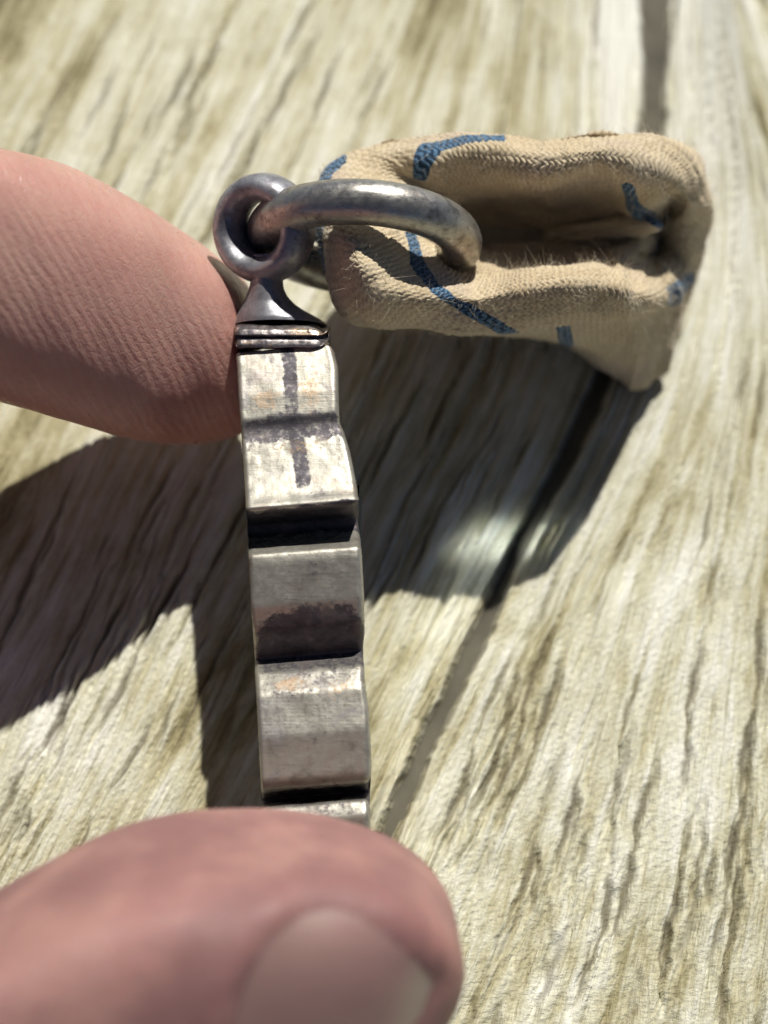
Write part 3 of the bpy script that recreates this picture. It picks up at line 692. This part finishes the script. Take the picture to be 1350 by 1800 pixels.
add_loft([(-10.4, -2.9, 5.7, .9, .9), (-9.2, -2.7, 5.9, .8, .8), (-7.3, -2.6, 6.0, .66, .66), (-6.4, -2.9, 5.95, .66, .64), (-6.4, -3.6, 5.7, .58, .58), (-7.2, -4.0, 5.6, .46, .46)])
add_loft([(-8.2, -1.4, 6.2, 1.5, 1.0), (-9.5, -1.9, 6.0, 2.1, 1.2), (-11.5, -2.4, 5.7, 2.5, 1.35), (-13.5, -2.9, 5.3, 2.4, 1.4), (-15.2, -3.2, 4.9, 2.2, 1.5), (-18, -3.8, 4.3, 2.5, 1.9), (-23, -4.8, 3.3, 3.1, 2.5)])
me0 = bpy.data.meshes.new('hand_src'); me0.from_pydata(hv, [], hf); me0.update()
tmp = bpy.data.objects.new('hand_src', me0); C.objects.link(tmp)
md = tmp.modifiers.new('r', 'REMESH'); md.mode = 'VOXEL'; md.voxel_size = .052
ms = tmp.modifiers.new('s', 'SMOOTH'); ms.factor = .5; ms.iterations = 9
dg = bpy.context.evaluated_depsgraph_get(); ev = tmp.evaluated_get(dg); m2 = ev.to_mesh()
nv = len(m2.vertices); co = np.empty(nv * 3, np.float32); m2.vertices.foreach_get('co', co); co = co.reshape(-1, 3).astype(float)
nf = len(m2.polygons); fi = np.empty(nf * 4, np.int32); m2.loops.foreach_get('vertex_index', fi); fi = fi.reshape(-1, 4).copy()
no = np.empty(nv * 3, np.float32); m2.vertices.foreach_get('normal', no); no = no.reshape(-1, 3).astype(float)
ev.to_mesh_clear(); bpy.data.objects.remove(tmp); bpy.data.meshes.remove(me0)
def to_cam(p):
    q = p - np.array([0, CY, CZ]); return q[:, 0], q[:, 1] * ct + q[:, 2] * st, q[:, 1] * st - q[:, 2] * ct
cx, cy, cd = to_cam(co); hx = 675 + cx / cd * 2500; hy = 900 - cy / cd * 2500
facing = no @ np.array([0, -st, ct])
# nail outline on the thumb
NP = np.array([(408, 1835), (424, 1735), (468, 1655), (520, 1606), (575, 1584), (640, 1600), (700, 1640), (745, 1690), (768, 1728), (752, 1775), (700, 1860), (610, 1950), (480, 1970)], float)
def poly_sd(x, y, Pn):
    d = np.full(np.shape(x), 1e9); ins = np.zeros(np.shape(x), bool)
    for (x0, y0), (x1, y1) in zip(Pn, np.roll(Pn, -1, 0)):
        dx, dy = x1 - x0, y1 - y0; t = np.clip(((x - x0) * dx + (y - y0) * dy) / (dx * dx + dy * dy), 0, 1)
        d = np.minimum(d, np.hypot(x - x0 - t * dx, y - y0 - t * dy))
        c = ((y0 > y) != (y1 > y)) & (x < (x1 - x0) * (y - y0) / (y1 - y0 + 1e-9) + x0); ins ^= c
    return np.where(ins, -d, d)
near_t = (cd < 6.3) & (facing > 0) & (hx > 200) & (hy > 1350)
sd = poly_sd(hx, hy, NP)
disp = np.where(near_t, -.034 * smooth(16, -30, sd) + .026 * np.exp(-((sd - 34) / 26) ** 2), 0)
idx_m = ((hx > -300) & (hx < 470) & (hy < 830) & (cd > 6.3)).astype(float)
disp = disp + idx_m * (.010 * fbm(cx * 3 + cy * .7, cy * 1.2, 500, 3) + .006 * fbm(cx * 9 + cy * 2.4, cy * 1.6, 510, 2))
co = co + no * disp[:, None]
bad = near_t & (sd > 2) & (sd < 60)
red = np.where(near_t, .65 * np.exp(-((sd - 30) / 50) ** 2) * smooth(480, 620, hx), 0) + .35 * np.exp(-(((hx - 230) / 260) ** 2 + ((hy - 1640) / 110) ** 2)) * near_t
red = np.maximum(red, idx_m * .8 * smooth(385, 430, hx) * (1 - smooth(560, 640, hy)))  # fingertip reddened in colour for sunlight glowing through the skin
hand = empty('hand', tuple(cw(-13.5, -2.9, 6.7)), 'bare hand pinching the medal between its index fingertip and thumb', 'hand')
along = np.stack([cx + .22 * cy + .10 * cy * cy, cy, cd], -1)
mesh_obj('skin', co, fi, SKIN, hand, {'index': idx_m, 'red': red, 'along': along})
# thumbnail: a curved plate laid on the nail bed
bv = BVHTree.FromPolygons([tuple(p) for p in co], [tuple(int(i) for i in q) for q in fi[((cd < 6.4) & (hx > 100))[fi].all(1)]])
cen = np.array([575., 1770.]); nr, na = 26, 96
Pp = resample(np.vstack([NP, NP[:1]]), 6, 6)[:-1]; sel = np.linspace(0, len(Pp) - 1, na).astype(int); Pp = Pp[sel]
camp = Vector((0, CY, CZ)); nv_ = []; tip = []
for r_ in range(nr):
    s = 1 - r_ / (nr - 1) * .999
    for k in range(na):
        q = cen + (Pp[k] - cen) * s * 1.02
        dirv = Vector(pw(q[0], q[1], 1.0)) - camp
        hit = bv.ray_cast(camp, dirv.normalized())
        if hit[0] is None:
            pt = Vector(pw(q[0], q[1], 5.8))
            h2 = bv.find_nearest(pt); pt = h2[0]
        else: pt = hit[0]
        lift = .026 * min(1, (1 - s) * 6) - .008
        nv_.append(tuple(pt - dirv.normalized() * lift)); tip.append(float(smooth(700, 770, q[0] + .35 * (q[1] - 1700))))
NVV = np.array(nv_).reshape(nr, na, 3)
for _ in range(30):
    NVV[1:-1] = .5 * NVV[1:-1] + .125 * (np.roll(NVV, 1, 1) + np.roll(NVV, -1, 1))[1:-1] + .125 * (NVV[:-2] + NVV[2:])
mesh_obj('nail', NVV, grid_faces(nr, na, True), NAIL, hand, {'tip': np.array(tip)})
